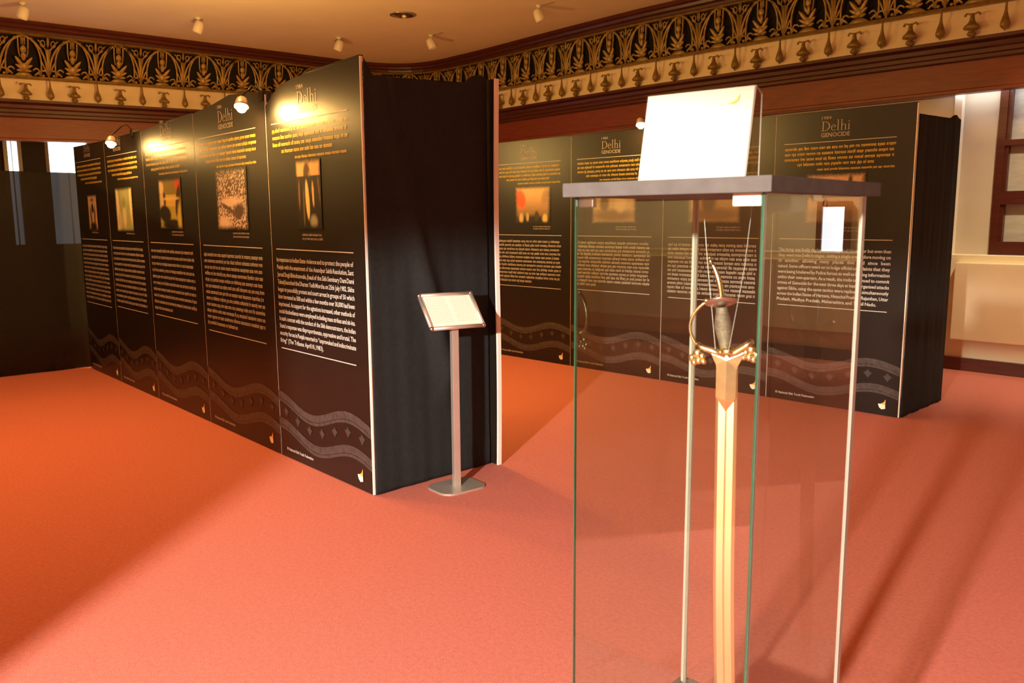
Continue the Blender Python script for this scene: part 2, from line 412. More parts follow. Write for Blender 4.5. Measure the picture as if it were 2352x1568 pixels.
# ------------------------------------------------------------------ right wall bay: recess, column, dado, bookcase window
struct('baseboard_back', MB().box(-2.95, 4.4, 8.66, 8.70, 0, .125), M_darkwood)
struct('trim_7', MB().box(-2.95, 4.4, 8.70, 9.2, 0, 1.118), M_cream)
rc = struct('trim_8', MB().bevbox(-2.80, 4.4, 8.62, 8.71, .305, 1.05, .01), M_cream)
struct('trim_9', MB().box(-3.03, -2.615, 8.98, 9.34, 1.118, 2.9), M_column)
def book_window():
    t = struct('window_3', MB().box(-2.615, -2.545, 8.95, 9.12, 1.12, 2.90).box(-2.545, 1.2, 9.08, 9.12, 1.12, 2.90), M_darkwood)
    for z0, z1 in ((1.12, 1.245), (1.60, 1.725), (2.15, 2.205), (2.80, 2.90)):
        MB().box(-2.545, 1.2, 8.95, 9.08, z0, z1).build('rail', M_darkwood, t)
    xs = (-2.545, -1.78, -1.72, -1.03, -.97, -.28, -.22, .47, .53, 1.17)
    for x in (-1.75, -1.0, -.25, .5, 1.2):
        MB().box(x-.03, x+.03, 8.95, 9.08, 1.245, 2.80).build('stile', M_darkwood, t)
    for k in range(0, 10, 2):
        for z0, z1 in ((1.245, 1.60), (1.725, 2.15), (2.205, 2.80)):
            a, b = xs[k]+.03, xs[k+1]-.03
            MB().box(a-.03, a, 8.97, 9.07, z0, z1).box(b, b+.03, 8.97, 9.07, z0, z1).build('sash', M_darkwood, t)
            MB().box(a, b, 9.03, 9.05, z0, z1).build('pane', M_pane_grey, t)
    w4 = struct('window_4', MB().box(1.62, 1.68, 9.28, 9.36, .94, 1.66).box(1.92, 1.98, 9.28, 9.36, .94, 1.66).box(1.68, 1.92, 9.28, 9.36, .94, 1.0).box(1.68, 1.92, 9.28, 9.36, 1.6, 1.66), M_darkwood)  # glowing pane and frame added for their reflection in the case glass
    MB().box(1.68, 1.92, 9.31, 9.33, 1.0, 1.6).build('pane', M_day, w4)
book_window()
struct('trim_10', MB().tube([(-3.0, 8.87, 2.74), (-.2, 8.87, 2.74)], .018, 8), M_tube)

# ------------------------------------------------------------------ text and print helpers
def text_mesh(body, size=1.0, bold=0.0, res=2):
    c = bpy.data.curves.new('t', 'FONT'); c.body = body; c.size = size; c.resolution_u = res; c.offset = bold
    o = bpy.data.objects.new('t', c); COL.objects.link(o)
    me = bpy.data.meshes.new_from_object(o)
    v = [tuple(q.co) for q in me.vertices]; f = [tuple(p.vertices) for p in me.polygons]
    bpy.data.objects.remove(o); bpy.data.curves.remove(c); bpy.data.meshes.remove(me)
    return v, f
def put_text(mb, body, x, z, size, y, width=None, bold=0.0):
    v, f = text_mesh(body, size, bold)
    if not v: return 0
    x0 = min(p[0] for p in v); x1 = max(p[0] for p in v)
    k = width/(x1-x0) if width else 1
    mb.add([(x+(p[0]-x0)*k, y, z+p[1]) for p in v], f); return (x1-x0)*k
WC = {}
def put_line(mb, line, x0, x1, z, size, y, justify=True):
    words = line.split(); ms = []
    for wd in words:
        if (wd, size) not in WC:
            v, f = text_mesh(wd, size, .0007); a = min(p[0] for p in v); b = max(p[0] for p in v); WC[(wd, size)] = (v, f, a, b)
        ms.append(WC[(wd, size)])
    tw = sum(m[3]-m[2] for m in ms); gap = (x1-x0-tw)/(len(ms)-1) if justify and len(ms) > 1 else size*.28
    k = 1
    if gap < size*.16: k = (x1-x0-size*.2*(len(ms)-1))/tw; gap = size*.2
    x = x0
    for v, f, a, b in ms:
        mb.add([(x+(p[0]-a)*k, y, z+p[1]) for p in v], f); x += (b-a)*k+gap
def greek_line(mb, x0, x1, z, s, y, rnd):
    """a row of word-like marks: writing too blurred in the photograph to be read"""
    t = s*.11; xh = s*.52; x = x0
    while x < x1-s*.5:
        for _ in range(rnd.choice((2, 3, 3, 4, 5, 6, 7, 8))):
            if x > x1-s*.4: break
            k = rnd.random()
            if k < .35:
                mb.quadxz(x, x+t, z, z+xh, y); mb.quadxz(x+s*.3, x+s*.3+t, z, z+xh, y); mb.quadxz(x+t, x+s*.3, z+xh-t, z+xh, y); x += s*.52
            elif k < .7:
                mb.quadxz(x, x+t, z, z+xh, y); mb.quadxz(x+s*.3, x+s*.3+t, z, z+xh, y)
                mb.quadxz(x+t, x+s*.3, z+xh-t, z+xh, y); mb.quadxz(x+t, x+s*.3, z, z+t, y); x += s*.53
            elif k < .82: mb.quadxz(x, x+t, z, z+s*.78, y); x += s*.22
            elif k < .92: mb.quadxz(x, x+t, z, z+xh, y); mb.quadxz(x+t, x+s*.3, z, z+t, y); mb.quadxz(x+t, x+s*.3, z+xh*.5, z+xh*.5+t, y); mb.quadxz(x+t, x+s*.3, z+xh-t, z+xh, y); x += s*.45
            else: mb.quadxz(x, x+t, z-s*.2, z+xh, y); x += s*.22
        x += s*.28
def greek_block(mb, x0, x1, ztop, zbot, rows, s, y, seed, lastf=1.0, indent=0):
    rnd = random.Random(seed); dz = (ztop-zbot)/max(rows-1, 1)
    for i in range(rows):
        e = x1 if i < rows-1 else x0+(x1-x0)*lastf
        greek_line(mb, x0+(indent if i == rows-1 else 0), e, ztop-dz*i, s, y, rnd)
def ring(mb, cx, cz, ro, ri, a0, a1, y, n=18, sh=(0, 0)):
    v = []; f = []
    for i in range(n+1):
        a = radians(a0+(a1-a0)*i/n)
        v.append((cx+ro[0]*cos(a), y, cz+ro[1]*sin(a))); v.append((cx+sh[0]+ri[0]*cos(a), y, cz+sh[1]+ri[1]*sin(a)))
    for i in range(n): f.append((2*i, 2*i+1, 2*i+3, 2*i+2))
    mb.add(v, f)
def serif_title(mb, x, z, w, h, y):
    """the word Delhi in a light old-style serif face; h = cap height"""
    t = MB(); Q = lambda a, b, c, d: t.quadxz(a, b, c, d, 0)
    Q(.12, .22, 0, 1); Q(0, .34, 0, .035); Q(0, .34, .965, 1)
    ring(t, .26, .5, (.60, .5), (.49, .46), -90, 90, 0); Q(.2, .28, 0, .035); Q(.2, .28, .965, 1)
    ring(t, 1.22, .31, (.25, .32), (.17, .285), 15, 318, 0); Q(1.05, 1.45, .36, .395)
    Q(1.62, 1.70, 0, 1.1); Q(1.54, 1.79, 0, .03); t.add([(1.54, 0, 1.06), (1.62, 0, 1.03), (1.70, 0, 1.12)], [(0, 1, 2)])
    Q(1.98, 2.06, 0, 1.1); Q(1.90, 2.14, 0, .03); t.add([(1.90, 0, 1.06), (1.98, 0, 1.03), (2.06, 0, 1.12)], [(0, 1, 2)])
    ring(t, 2.23, .42, (.20, .20), (.12, .165), 0, 165, 0, 12); Q(2.35, 2.43, 0, .43); Q(2.27, 2.50, 0, .03)
    Q(2.68, 2.76, 0, .62); Q(2.60, 2.84, 0, .03); t.add([(2.60, 0, .58), (2.68, 0, .56), (2.76, 0, .64)], [(0, 1, 2)])
    ring(t, 2.72, .84, (.06, .06), (.001, .001), 0, 360, 0, 10)
    mb.add([(x+px/2.84*w, y, z+pz*h) for px, _, pz in t.v], t.f)
def picture(name, parent, x0, x1, z0, z1, bg, blobs, y=-.0035, n=44, m=48, soft=.10):
    mb = MB(); rnd = random.Random(hash(name) % 1000 if False else int((x0+z0+x1)*1e4)); col = []
    for j in range(m+1):
        for i in range(n+1):
            u, v = i/n, j/m; mb.v.append((x0+(x1-x0)*u, y, z0+(z1-z0)*v))
            c = list(bg(u, v, rnd))
            for (cx, cy, rx, ry, an, cc, sf) in blobs:
                du, dv = u-cx, v-cy; ca, sa = cos(radians(an)), sin(radians(an))
                d = math.sqrt(((du*ca+dv*sa)/rx)**2+((-du*sa+dv*ca)/ry)**2)
                k = max(0, min(1, (1+sf-d)/(2*sf)))
                c = [a*(1-k)+b*k for a, b in zip(c, cc)]
            e = min(u, 1-u, v, 1-v)/soft+rnd.uniform(-.12, .12); k = max(0, min(1, e)); k = k*k*(3-2*k)
            col.append(tuple(a*k+b*(1-k) for a, b in zip(c, (.011, .0085, .0075))))
    for j in range(m):
        for i in range(n): a = j*(n+1)+i; mb.f.append((a, a+1, a+n+2, a+n+1))
    mb.col = col
    return mb.build('picture', M_photo, parent)

L5_TEXT = ["In response to Indian State violence and to protect the people of", "Punjab with the enactment of the Anandpur Sahib Resolution, Sant",
 "Jarnail Singh Bhindranwale, (head of the Sikh Seminary Dam Dami", "Taksal) launched the Dharam Yudh Morcha on 25th July 1982. Sikhs",
 "began to peacefully protest and court arrest in groups of 50 which", "later increased to 500 and within a few months over 30,000 had been",
 "imprisoned. As support for the agitations increased, other methods of", "social disobedience were employed including mass strikes and sit-ins.",
 "In stark contrast with the conduct of the Sikh demonstrators, the Indian", "State\u2019s response was disproportionate, oppressive and brutal. The",
 "security forces in Punjab resorted to \u201cunprovoked and indiscriminate", "firing\u201d (The Tribune April 10, 1983)."]
R4_TEXT = ["The Army was finally deployed on Friday 2nd November but even then", "they went into Delhi in stages, visiting a single area before moving on",
 "to another, allowing many places that had since been", "raised.  Some officers went on to lodge official complaints that they",
 "were being hindered by Police forces as well as lacking information", "within their own quarters. As a result, the mobs continued to commit",
 "crimes of Genocide for the next three days at least. Organised attacks", "against Sikhs, using the same tactics were replicated simultaneously",
 "across the Indian States of Haryana, Himachal Pradesh, Rajasthan, Uttar", "Pradesh, Madhya Pradesh, Maharashtra and Tamil Nadu."]

def panel(label, a, b, top, cfg, group, strip_r=True):
    a = Vector(a); b = Vector(b); W = (b-a).length; rz = math.atan2(b.y-a.y, b.x-a.x)
    t = thing('exhibition_panel', label, 'display panel', (a.x, a.y, 0), rz, group)
    g0 = .0035; Y = -.0025
    outline = [(g0, 0.004), (W-g0, 0.004)]+[(min(max(u, g0), W-g0), z) for u, z in reversed(top)]
    MB().prism(outline, 0, .010).build('board', M_board, t)
    ztr = top[-1][1]; ztl = top[0][1]
    wide = cfg['seed'] in (55, 99)
    MB().box(W-g0, W+(.004 if wide else -.0008), -.001 if wide else .001, .011, .004, ztr).build('edge_strip', M_edge, t)
    # chrome clamp rail lying along the top
    for i in range(len(top)-1):
        (u0, z0), (u1, z1) = top[i], top[i+1]
        if i == len(top)-2: MB().add([(u0, -.003, z0), (u1, -.003, z1), (u1, .02, z1), (u0, .02, z0), (u0, -.003, z0+.006), (u1, -.003, z1+.006), (u1, .02, z1+.006), (u0, .02, z0+.006)], [(0, 1, 2, 3), (4, 5, 6, 7), (0, 1, 5, 4), (2, 3, 7, 6), (0, 3, 7, 4), (1, 2, 6, 5)]).build('top_rail', M_board, t)
    s = W/1.09; X = lambda u: u*s
    tl = cfg.get('title_u', .39)
    mb = MB(); put_text(mb, '1984', X(tl), 2.232, .034, Y, .075); mb.build('year', M_grey, t)['kind'] = 'stuff'
    mb = MB(); serif_title(mb, X(tl), 2.145, .225*s, .072, Y); put_text(mb, 'GENOCIDE', X(tl), 2.10, .044, Y, .225*s, .0006); mb.build('title', M_grey, t)['kind'] = 'stuff'
    q0, q1 = X(.075), X(.955)
    MB().quadxz(q0, q1, 2.062, 2.067, Y).build('rule', M_white, t); MB().quadxz(X(.065), X(.97), 1.318, 1.324, Y).build('rule', M_white, t); mb = MB()
    zb = cfg.get('zb', .71); mb.quadxz(X(.075), X(.96), zb, zb+.006, Y); mb.build('rule', M_white, t)
    mb = MB(); greek_block(mb, q0+.01, q1, 2.012, 1.93, 3, .031, Y, cfg['seed'], 1.0); greek_block(mb, q0+cfg.get('qi', .12), q1-.15, 1.89, 1.89, 1, .031, Y, cfg['seed']+1)
    rnd = random.Random(cfg['seed']+2); greek_line(mb, X(.36), q1, 1.85, .024, Y, rnd); mb.build('quotation', M_yellow, t)['kind'] = 'stuff'
    # body text
    x0, x1 = X(.065), X(.965); mb = MB()
    if cfg.get('text'):
        T = cfg['text']; n = len(T); zt = cfg.get('zt', 1.245); dz = (zt-(zb+.04))/(n-1)
        for i, ln in enumerate(T): put_line(mb, ln, x0, x1, zt-dz*i, cfg.get('size', .0345), Y, i < n-1)
    else:
        greek_block(mb, x0, x1, 1.245, zb+.05, cfg.get('rows', 12), .036, Y, cfg['seed']+9, cfg.get('lf', .6))
    mb.build('body_text', M_white, t)['kind'] = 'stuff'
    mb = MB(); c0 = X(cfg['pic'][1]-.24); c1 = X(cfg['pic'][1])
    greek_block(mb, c0, c1, 1.405, 1.382, 2, .02, Y, cfg['seed']+20); mb.build('caption', M_grey, t)['kind'] = 'stuff'
    # wave border
    for k, (zc, am, th) in enumerate(((.350, .045, .066), (.175, .045, .068))):
        mb = MB(); n = 48; v = []
        for i in range(n+1):
            u = g0+(W-2*g0)*i/n; ph = 2*pi*(u/W*1.25+.02-.05*k)
            zc2 = zc+am*cos(ph)+.03*k*0 - .02*k*(u/W)
            v += [(u, Y+.0006, zc2-th/2), (u, Y+.0006, zc2+th/2)]
        mb.add(v, [(2*i, 2*i+2, 2*i+3, 2*i+1) for i in range(n)]); mb.build('wave_border', M_wave, t)
        mb = MB(); v = []
        for i in range(n+1):
            u = g0+(W-2*g0)*i/n; ph = 2*pi*(u/W*1.25+.02-.05*k); zc2 = zc+am*cos(ph)-.02*k*(u/W)-th*.2
            v += [(u, Y-.0004, zc2-.0015), (u, Y-.0004, zc2+.0015)]
        mb.add(v, [(2*i, 2*i+2, 2*i+3, 2*i+1) for i in range(n)]); mb.build('wave_line', M_board, t)
    for i in range(7):
        mb = MB(); u = W*(.09+.137*i); zc2 = .27+.04*cos(2*pi*(u/W*1.25)); d = .034
        mb.add([(u, Y, zc2-d), (u+d*.5, Y, zc2-d*.3), (u+d, Y, zc2+d*.2), (u+d*.5, Y, zc2+d*.4), (u, Y, zc2+d), (u-d*.5, Y, zc2+d*.4), (u-d, Y, zc2+d*.2), (u-d*.5, Y, zc2-d*.3)], [tuple(range(8))])
        mb.build('wave_motif', M_wavem, t)
    mb = MB(); put_text(mb, '\u00a9 National Sikh Youth Federation', X(.085), .053, .026, Y, X(.34), .0005); mb.build('copyright_line', M_white, t)['kind'] = 'stuff'
    mb = MB(); u = X(.935); mb.add([(u, Y, .088), (u+.022, Y, .092), (u+.042, Y, .104), (u+.056, Y, .128), (u+.054, Y, .085), (u+.03, Y, .086)], [(0, 5, 1), (1, 5, 4, 2), (2, 4, 3)])
    lg = mb.build('logo', M_orange, t)
    MB().add([(u, Y, .088), (u+.03, Y, .086), (u+.054, Y, .085), (u+.056, Y, .056), (u+.028, Y, .048), (u+.01, Y, .062)], [tuple(range(6))]).build('logo_base', M_cream2, lg)
    if 'pic' in cfg:
        p0, p1, zz0, zz1 = cfg['pic']; picture('picture', t, X(p0), X(p1), zz0, zz1, cfg['bg'], cfg['blobs'])
    return t
D = (.02, .015, .01); Cc = (.85, .72, .45)
nz = lambda c, a: (lambda u, v, r: tuple(max(0, q*(1+r.uniform(-a, a))) for q in c))
def bg_grave(u, v, r):
    k = r.random()
    return (.7, .58, .48) if k > .42+.25*(v > .55) else (.12, .09, .07)
def bg_smoke(u, v, r):
    k = max(0, min(1, (v-.1)/.7)); c = (.12+.62*k, .08+.40*k, .05+.16*k); return tuple(q*(1+r.uniform(-.1, .1)) for q in c)
CFG = {
 'L1': dict(seed=11, rows=13, lf=1, zb=.69, pic=(.393, .715, 1.41, 1.745), bg=nz((.55, .40, .28), .2), blobs=[(.5, .6, .13, .16, 0, D, .3), (.3, .35, .09, .35, 10, (.15, .1, .07), .3), (.7, .35, .09, .35, -10, (.15, .1, .07), .3), (.5, .1, .35, .12, 0, D, .3), (.5, .85, .2, .05, 0, (.2, .14, .1), .4), (.5, .45, .05, .06, 0, (.5, .4, .3), .3)]),
 'L2': dict(seed=22, rows=11, lf=1, zb=.715, title_u=.29, pic=(.248, .75, 1.40, 1.785), bg=nz((.34, .38, .16), .06), blobs=[(.12, .5, .10, .8, 3, (.80, .72, .45), .3), (.92, .7, .09, .5, 0, (.85, .72, .42), .3), (.5, .8, .2, .2, 0, (.42, .45, .24), .5), (.5, .35, .11, .26, 0, (.62, .60, .38), .3), (.5, .66, .1, .12, 0, (.26, .34, .15), .4), (.22, .25, .12, .2, 0, (.55, .52, .30), .4)]),
 'L3': dict(seed=33, rows=10, lf=.45, zb=.728, title_u=.44, pic=(.323, .795, 1.43, 1.82), bg=lambda u, v, r: ((.30, .26, .05) if v > .68 else (.72, .55, .12) if v > .45 else (.50, .46, .08)), blobs=[(.12, .82, .12, .14, 0, (.80, .68, .40), .2), (.25, .58, .07, .14, 0, (.05, .04, .02), .2), (.1, .52, .12, .2, 0, (.70, .6, .36), .3), (.86, .86, .12, .13, 0, (.75, .10, .02), .15), (.84, .55, .09, .30, -14, (.05, .03, .02), .15), (.55, .60, .35, .035, 0, (.85, .66, .26), .3), (.26, .30, .26, .17, -10, D, .15), (.55, .10, .42, .10, 0, D, .2), (.92, .2, .12, .3, 0, (.65, .6, .15), .3)]),
 'L4': dict(seed=44, rows=12, lf=.55, zb=.705, title_u=.42, pic=(.326, .80, 1.43, 1.84), bg=bg_grave, blobs=[(.45, .46, .32, .07, 0, (.72, .60, .48), .4), (.72, .30, .17, .12, 15, (.10, .07, .06), .25), (.42, .34, .3, .035, -22, (.12, .09, .07), .3), (.25, .12, .2, .09, 0, (.75, .63, .5), .4)]),
 'L5': dict(seed=55, text=L5_TEXT, size=.038, zb=.705, title_u=.41, pic=(.36, .65, 1.445, 1.84), bg=lambda u, v, r: (.80, .52, .22) if v > .76 else D, blobs=[(.45, .80, .13, .15, 0, (.10, .05, .02), .2), (.56, .78, .05, .04, 0, (.5, .28, .16), .3), (.5, .68, .30, .08, 0, D, .25), (.45, .42, .075, .28, 6, (.90, .72, .30), .12), (.68, .50, .04, .18, 5, (.85, .55, .20), .12), (.30, .3, .03, .3, 0, (.16, .13, .07), .3), (.68, .10, .14, .10, 0, (.34, .36, .26), .3), (.92, .55, .02, .2, 10, (.3, .15, .08), .3), (.12, .5, .03, .2, 0, (.3, .15, .08), .3)]),
 'R1': dict(seed=66, rows=11, lf=.55, zb=.775, title_u=.405, pic=(.32, .82, 1.44, 1.825), bg=bg_smoke, blobs=[(.16, .66, .14, .26, 12, (.85, .12, .02), .25), (.86, .70, .10, .24, -10, (.40, .26, .14), .4), (.5, .10, .5, .12, 0, D, .4), (.18, .15, .06, .14, 0, (.62, .48, .22), .3), (.36, .18, .04, .12, 0, (.55, .42, .2), .3), (.85, .14, .07, .12, 0, (.70, .55, .25), .3), (.62, .2, .06, .14, 0, (.05, .04, .03), .3)]),
 'R2': dict(seed=77, rows=12, lf=.32, zb=.787, title_u=.38, pic=(.26, .80, 1.44, 1.83), bg=nz((.5, .38, .27), .25), blobs=[(.5, .2, .5, .14, 0, (.2, .13, .09), .4), (.3, .5, .1, .2, 0, (.16, .11, .08), .3), (.65, .5, .12, .22, 0, (.6, .48, .34), .3)]),
 'R3': dict(seed=88, rows=12, lf=1, zb=.775, title_u=.38, pic=(.26, .80, 1.44, 1.83), bg=nz((.42, .30, .2), .25), blobs=[(.5, .2, .5, .14, 0, (.2, .13, .09), .4), (.4, .5, .14, .25, 0, (.12, .09, .07), .3)]),
 'R4': dict(seed=99, text=R4_TEXT, size=.036, zb=.785, zt=1.225, title_u=.38, pic=(.27, .75, 1.44, 1.825), bg=nz((.62, .42, .26), .2), blobs=[(.3, .75, .05, .12, 0, (.25, .16, .1), .3), (.75, .85, .03, .1, 0, D, .3), (.5, .15, .5, .18, 0, (.25, .18, .13), .4)]),
}
G1 = 'black printed panels of the left exhibition stand'; G2 = 'black printed panels of the far right exhibition stand'
SL = [(-9.045, 2.674), (-8.05, 2.635), (-7.04, 2.596), (-5.925, 2.552), (-4.76, 2.503), (-3.671, 2.464)]
TL = [[(0, 2.215), (1.0, 2.205)], [(0, 2.205), (1.0, 2.215)], [(0, 2.22), (.6, 2.235), (1.12, 2.245)], [(0, 2.245), (.113, 2.252), (.40, 2.275), (.652, 2.305), (.9, 2.285), (1.17, 2.25)],
      [(0, 2.18), (.05, 2.205), (.12, 2.24), (.205, 2.28), (.35, 2.295), (.52, 2.306), (1.09, 2.318)]]
LL = ['black panel at the far left end with a small dark photo, beside the window', 'black panel second from the far left with a pale green photo of a standing figure',
      'black panel with a colour photo of a man in an orange turban', 'black panel with a sepia speckled photo, just left of the bright lamp', 'nearest black panel with crisp white text and a robed figure photo, lit by the lamp']
for i in range(5):
    T = [(min(u, (Vector(SL[i+1])-Vector(SL[i])).length) if j < len(TL[i])-1 else (Vector(SL[i+1])-Vector(SL[i])).length, z) for j, (u, z) in enumerate(TL[i])]
    panel(LL[i], SL[i], SL[i+1], T, CFG['L%d' % (i+1)], G1)
SR = [(-6.715, 6.19), (-5.60, 6.20), (-4.50, 6.222), (-3.43, 6.245), (-2.352, 6.262)]
LR = ['far stand panel beside the white edge, photo of red fire above a crowd', 'far stand panel seen through the left part of the case glass',
      'black panel of the far stand seen behind the sword hilt', 'rightmost black panel of the far stand, readable white text, next to the dark cloth']
for i in range(4):
    W = (Vector(SR[i+1])-Vector(SR[i])).length
    panel(LR[i], SR[i], SR[i+1], [(0, 2.29), (W, 2.292)], CFG['R%d' % (i+1)], G2)
# rear panel of the left stand: only its white edge shows
t = thing('exhibition_panel', 'rear panel of the left stand showing only its white edge beside the black cloth', 'display panel', (-4.72, 3.33, 0), 0, None)
MB().box(0, 1.118, 0, .02, .004, 2.29).build('board', M_board, t)
mb = MB()
for i in range(24):   # slightly bowed white edge
    z0, z1 = .004+2.286*i/24, .004+2.286*(i+1)/24; o0 = .010*sin(i/24*pi*2.2)*.6; o1 = .010*sin((i+1)/24*pi*2.2)*.6
    mb.add([(1.118, -.008+o0, z0), (1.130, -.008+o0, z0), (1.130, .020+o0, z0), (1.118, .020+o0, z0), (1.118, -.008+o1, z1), (1.130, -.008+o1, z1), (1.130, .020+o1, z1), (1.118, .020+o1, z1)],
           [(0, 1, 5, 4), (1, 2, 6, 5), (2, 3, 7, 6), (3, 0, 4, 7)]+([(0, 1, 2, 3)] if i == 0 else [])+([(4, 5, 6, 7)] if i == 23 else []))
mb.build('edge_strip', M_edge, t)

# ------------------------------------------------------------------ black cloths
def cloth(name, label, x, y0, y1, topf, creases, amp, thick=.006, m=M_fabric, n=90, k=90, xdir=1):
    v = []; f = []
    for j in range(k+1):
        for i in range(n+1):
            u, w_ = i/n, j/k; y = y0+(y1-y0)*u; zt = topf(u); z = .004+(zt-.004)*w_
            d = amp*(sin(u*23+1.3*sin(w_*3))*.5+sin(u*51+w_*2)*.25)*(.4+.6*(1-w_))
            for (ua, wa, ub, wb, hgt, wid) in creases:
                t_ = max(0, min(1, ((u-ua)*(ub-ua)+(w_-wa)*(wb-wa))/((ub-ua)**2+(wb-wa)**2)))
                dx = u-(ua+(ub-ua)*t_); dw = w_-(wa+(wb-wa)*t_); s_ = dx
                dd = math.hypot(dx, dw)
                d += hgt*math.exp(-(dd/wid)**2)*(.55-.45*math.tanh(s_/.05))
            v.append((x+xdir*(.004+d), y, z))
    for j in range(k):
        for i in range(n): a = j*(n+1)+i; f.append((a, a+1, a+n+2, a+n+1))
    mb = MB(); mb.add(v, f); o = mb.build(name, m, smooth=True)
    sol = o.modifiers.new('thickness', 'SOLIDIFY'); sol.thickness = thick; sol.offset = -1
    return tag(o, label, 'cloth')
def topL(u):
    z = 2.222+.045*u
    if u < .045: z = 2.31-(u/.045)*.085
    if u > .82: z += .045*max(0, sin(min(1, (u-.82)/.16)*pi*.75))**.5
    return z
cloth('draped_cloth', 'black cloth closing the near end of the left stand, behind the sign stand', -3.667, 2.474, 3.318, topL,
      [(.10, 1.05, .62, .30, .075, .08), (.0, .06, 1, .045, .010, .03)], .005)
def topR(u): return 2.215+.02*u+(.03*math.exp(-((u-.85)/.08)**2))
cloth('draped_cloth', 'black cloth closing the right end of the far stand, beside the cream column', -2.349, 6.272, 7.11, topR, [(.3, .1, .5, .9, .006, .08)], .008, n=60, k=60)
o = cloth('sheer_cloth', 'thin black cloth screening the far left windows, floor to head height', -9.13, -.6, 2.74, lambda u: 1.975, [], .02, m=M_sheer, n=80, k=4)
# ------------------------------------------------------------------ halogen lamps on the stands
def arm_lamp(label, head, foot):
    hx, hy, hz = head; fx, fy, fz = foot
    t = thing('arm_lamp', label, 'lamp', (fx, fy, fz), 0, 'clip-on halogen lamps of the stands')
    P = lambda q: (q[0]-fx, q[1]-fy, q[2]-fz)
    MB().bevbox(-.03, .03, -.012, .045, -.05, .012, .004).build('clamp', M_blackgloss, t)
    MB().tube([(0, 0, .005), P((fx, fy-.04, fz+.05)), P(((fx+hx)/2, (fy+hy)/2, max(fz, hz)+.03)), P((hx, hy, hz+.03))], .005, 8).build('arm', M_blackgloss, t, smooth=True)
    c = P(head); mb = MB(); st = 0
    mb.lathe([(.018, -.03), (.030, -.02), (.042, .02), (.044, .035), (.040, .035), (.026, -.01), (.010, -.015)], 14)
    R = Vector((.35, -.25, -.9)).to_track_quat('Z', 'Y').to_matrix().to_4x4(); mb.xf(Matrix.Translation(c) @ R)
    hd = mb.build('lamp_head', M_alu, t, smooth=True)
    b = MB().ball((0, 0, .042), .030, 12, 8); b.xf(Matrix.Translation(c) @ R); b.build('bulb', M_bulb, hd, smooth=True)
arm_lamp('lit halogen lamp clipped above the nearest left panels, the largest glare', LAMPS[0], (-4.80, 2.508, 2.262))
arm_lamp('lit halogen lamp at the far end of the left stand', LAMPS[1], (-7.24, 2.604, 2.232))
arm_lamp('lit halogen lamp on the far stand, glaring left of the white card', LAMPS[2], (-4.66, 6.222, 2.305))

# ------------------------------------------------------------------ ceiling fittings
def spot_head():
    t = thing('ceiling_spot', 'x', 'ceiling light', (0, 0, 0), 0, 'small white ceiling spots')
    MB().lathe([(.035, 0), (.035, -.02), (.012, -.025), (.012, -.06)], 14).build('mount', M_lampwhite, t, smooth=True)
    mb = MB().lathe([(.02, .075), (.05, .06), (.062, .0), (.062, -.05), (.056, -.075), (.048, -.075), (.045, -.03), (.01, -.02)], 16)
    mb.xf(Matrix.Translation((0, 0, -.115)) @ Euler((radians(18), radians(-15), 0)).to_matrix().to_4x4())
    MBh = mb.build('lamp_head', M_lampwhite, t, smooth=True)
    MB().box(.05, .26, -.004, .004, -.016, -.008).build('side_arm', M_steel, t)
    return t
sp = spot_head(); sp.location = (-9.466, 7.552, ZC); sp['label'] = 'white ceiling spot above the black cloth, centre of the ceiling'
dup(sp, (-7.31, 7.50, ZC), 0, 'white ceiling spot nearest the photo top, right of centre')
dup(sp, (-10.65, 4.74, ZC), pi*.9, 'white ceiling spot on the left part of the ceiling, with arm to the left')
dup(sp, (-10.45, 6.68, ZC), pi*.9, 'white ceiling spot above the nearest left panel, close to the dark cornice')
dup(sp, (-11.31, 2.92, ZC), pi*.9, 'white ceiling spot at the top left corner of the photo')
t = thing('downlight', 'round recessed downlight with chrome rim in the middle of the ceiling', 'ceiling light', (-8.78, 6.56, ZC))
MB().lathe([(.16, 0), (.165, -.012), (.13, -.016), (.12, -.002)], 24).build('rim', M_steel, t, smooth=True)
MB().lathe([(.115, -.004), (.08, -.010), (.02, -.006)], 20).build('reflector', M_blackgloss, t, smooth=True)
MB().ball((.03, 0, -.028), (.03, .03, .022), 10, 6).build('bulb', M_lampwhite, t, smooth=True)

# ------------------------------------------------------------------ sign stand
t = thing('sign_stand', 'silver floor stand with a tilted framed notice, in front of the black cloth', 'sign stand', (-3.462, 2.883, 0), 0)
def rrect(w_, h_, r, n=6):
    P = []
    for cx, cy, a0 in ((w_/2-r, h_/2-r, 0), (-w_/2+r, h_/2-r, 90), (-w_/2+r, -h_/2+r, 180), (w_/2-r, -h_/2+r, 270)):
        for i in range(n+1): a = radians(a0+90*i/n); P.append((cx+r*cos(a), cy+r*sin(a)))
    return P
def slab(pts, z0, z1, bev=.0):
    mb = MB(); n = len(pts); rings = [(1, z0), (1, z1-.004), (1-.02, z1)] if bev else [(1, z0), (1, z1)]
    v = [(x*s, y*s, z) for s, z in rings for x, y in pts]; f = [tuple(reversed(range(n)))]
    for k in range(len(rings)-1):
        f += [(k*n+i, k*n+(i+1) % n, (k+1)*n+(i+1) % n, (k+1)*n+i) for i in range(n)]
    f.append(tuple(range((len(rings)-1)*n, len(rings)*n))); return mb.add(v, f)
mb = slab(rrect(.295, .235, .07), 0, .010, 1); mb.xf(Matrix.Rotation(radians(85), 4, 'Z')); mb.build('base', M_alu, t, smooth=False)
mb = MB().bevbox(-.016, .016, -.02, .02, .010, .93, .004); mb.xf(Matrix.Rotation(radians(-13), 4, 'Z')); mb.build('post', M_alu, t)
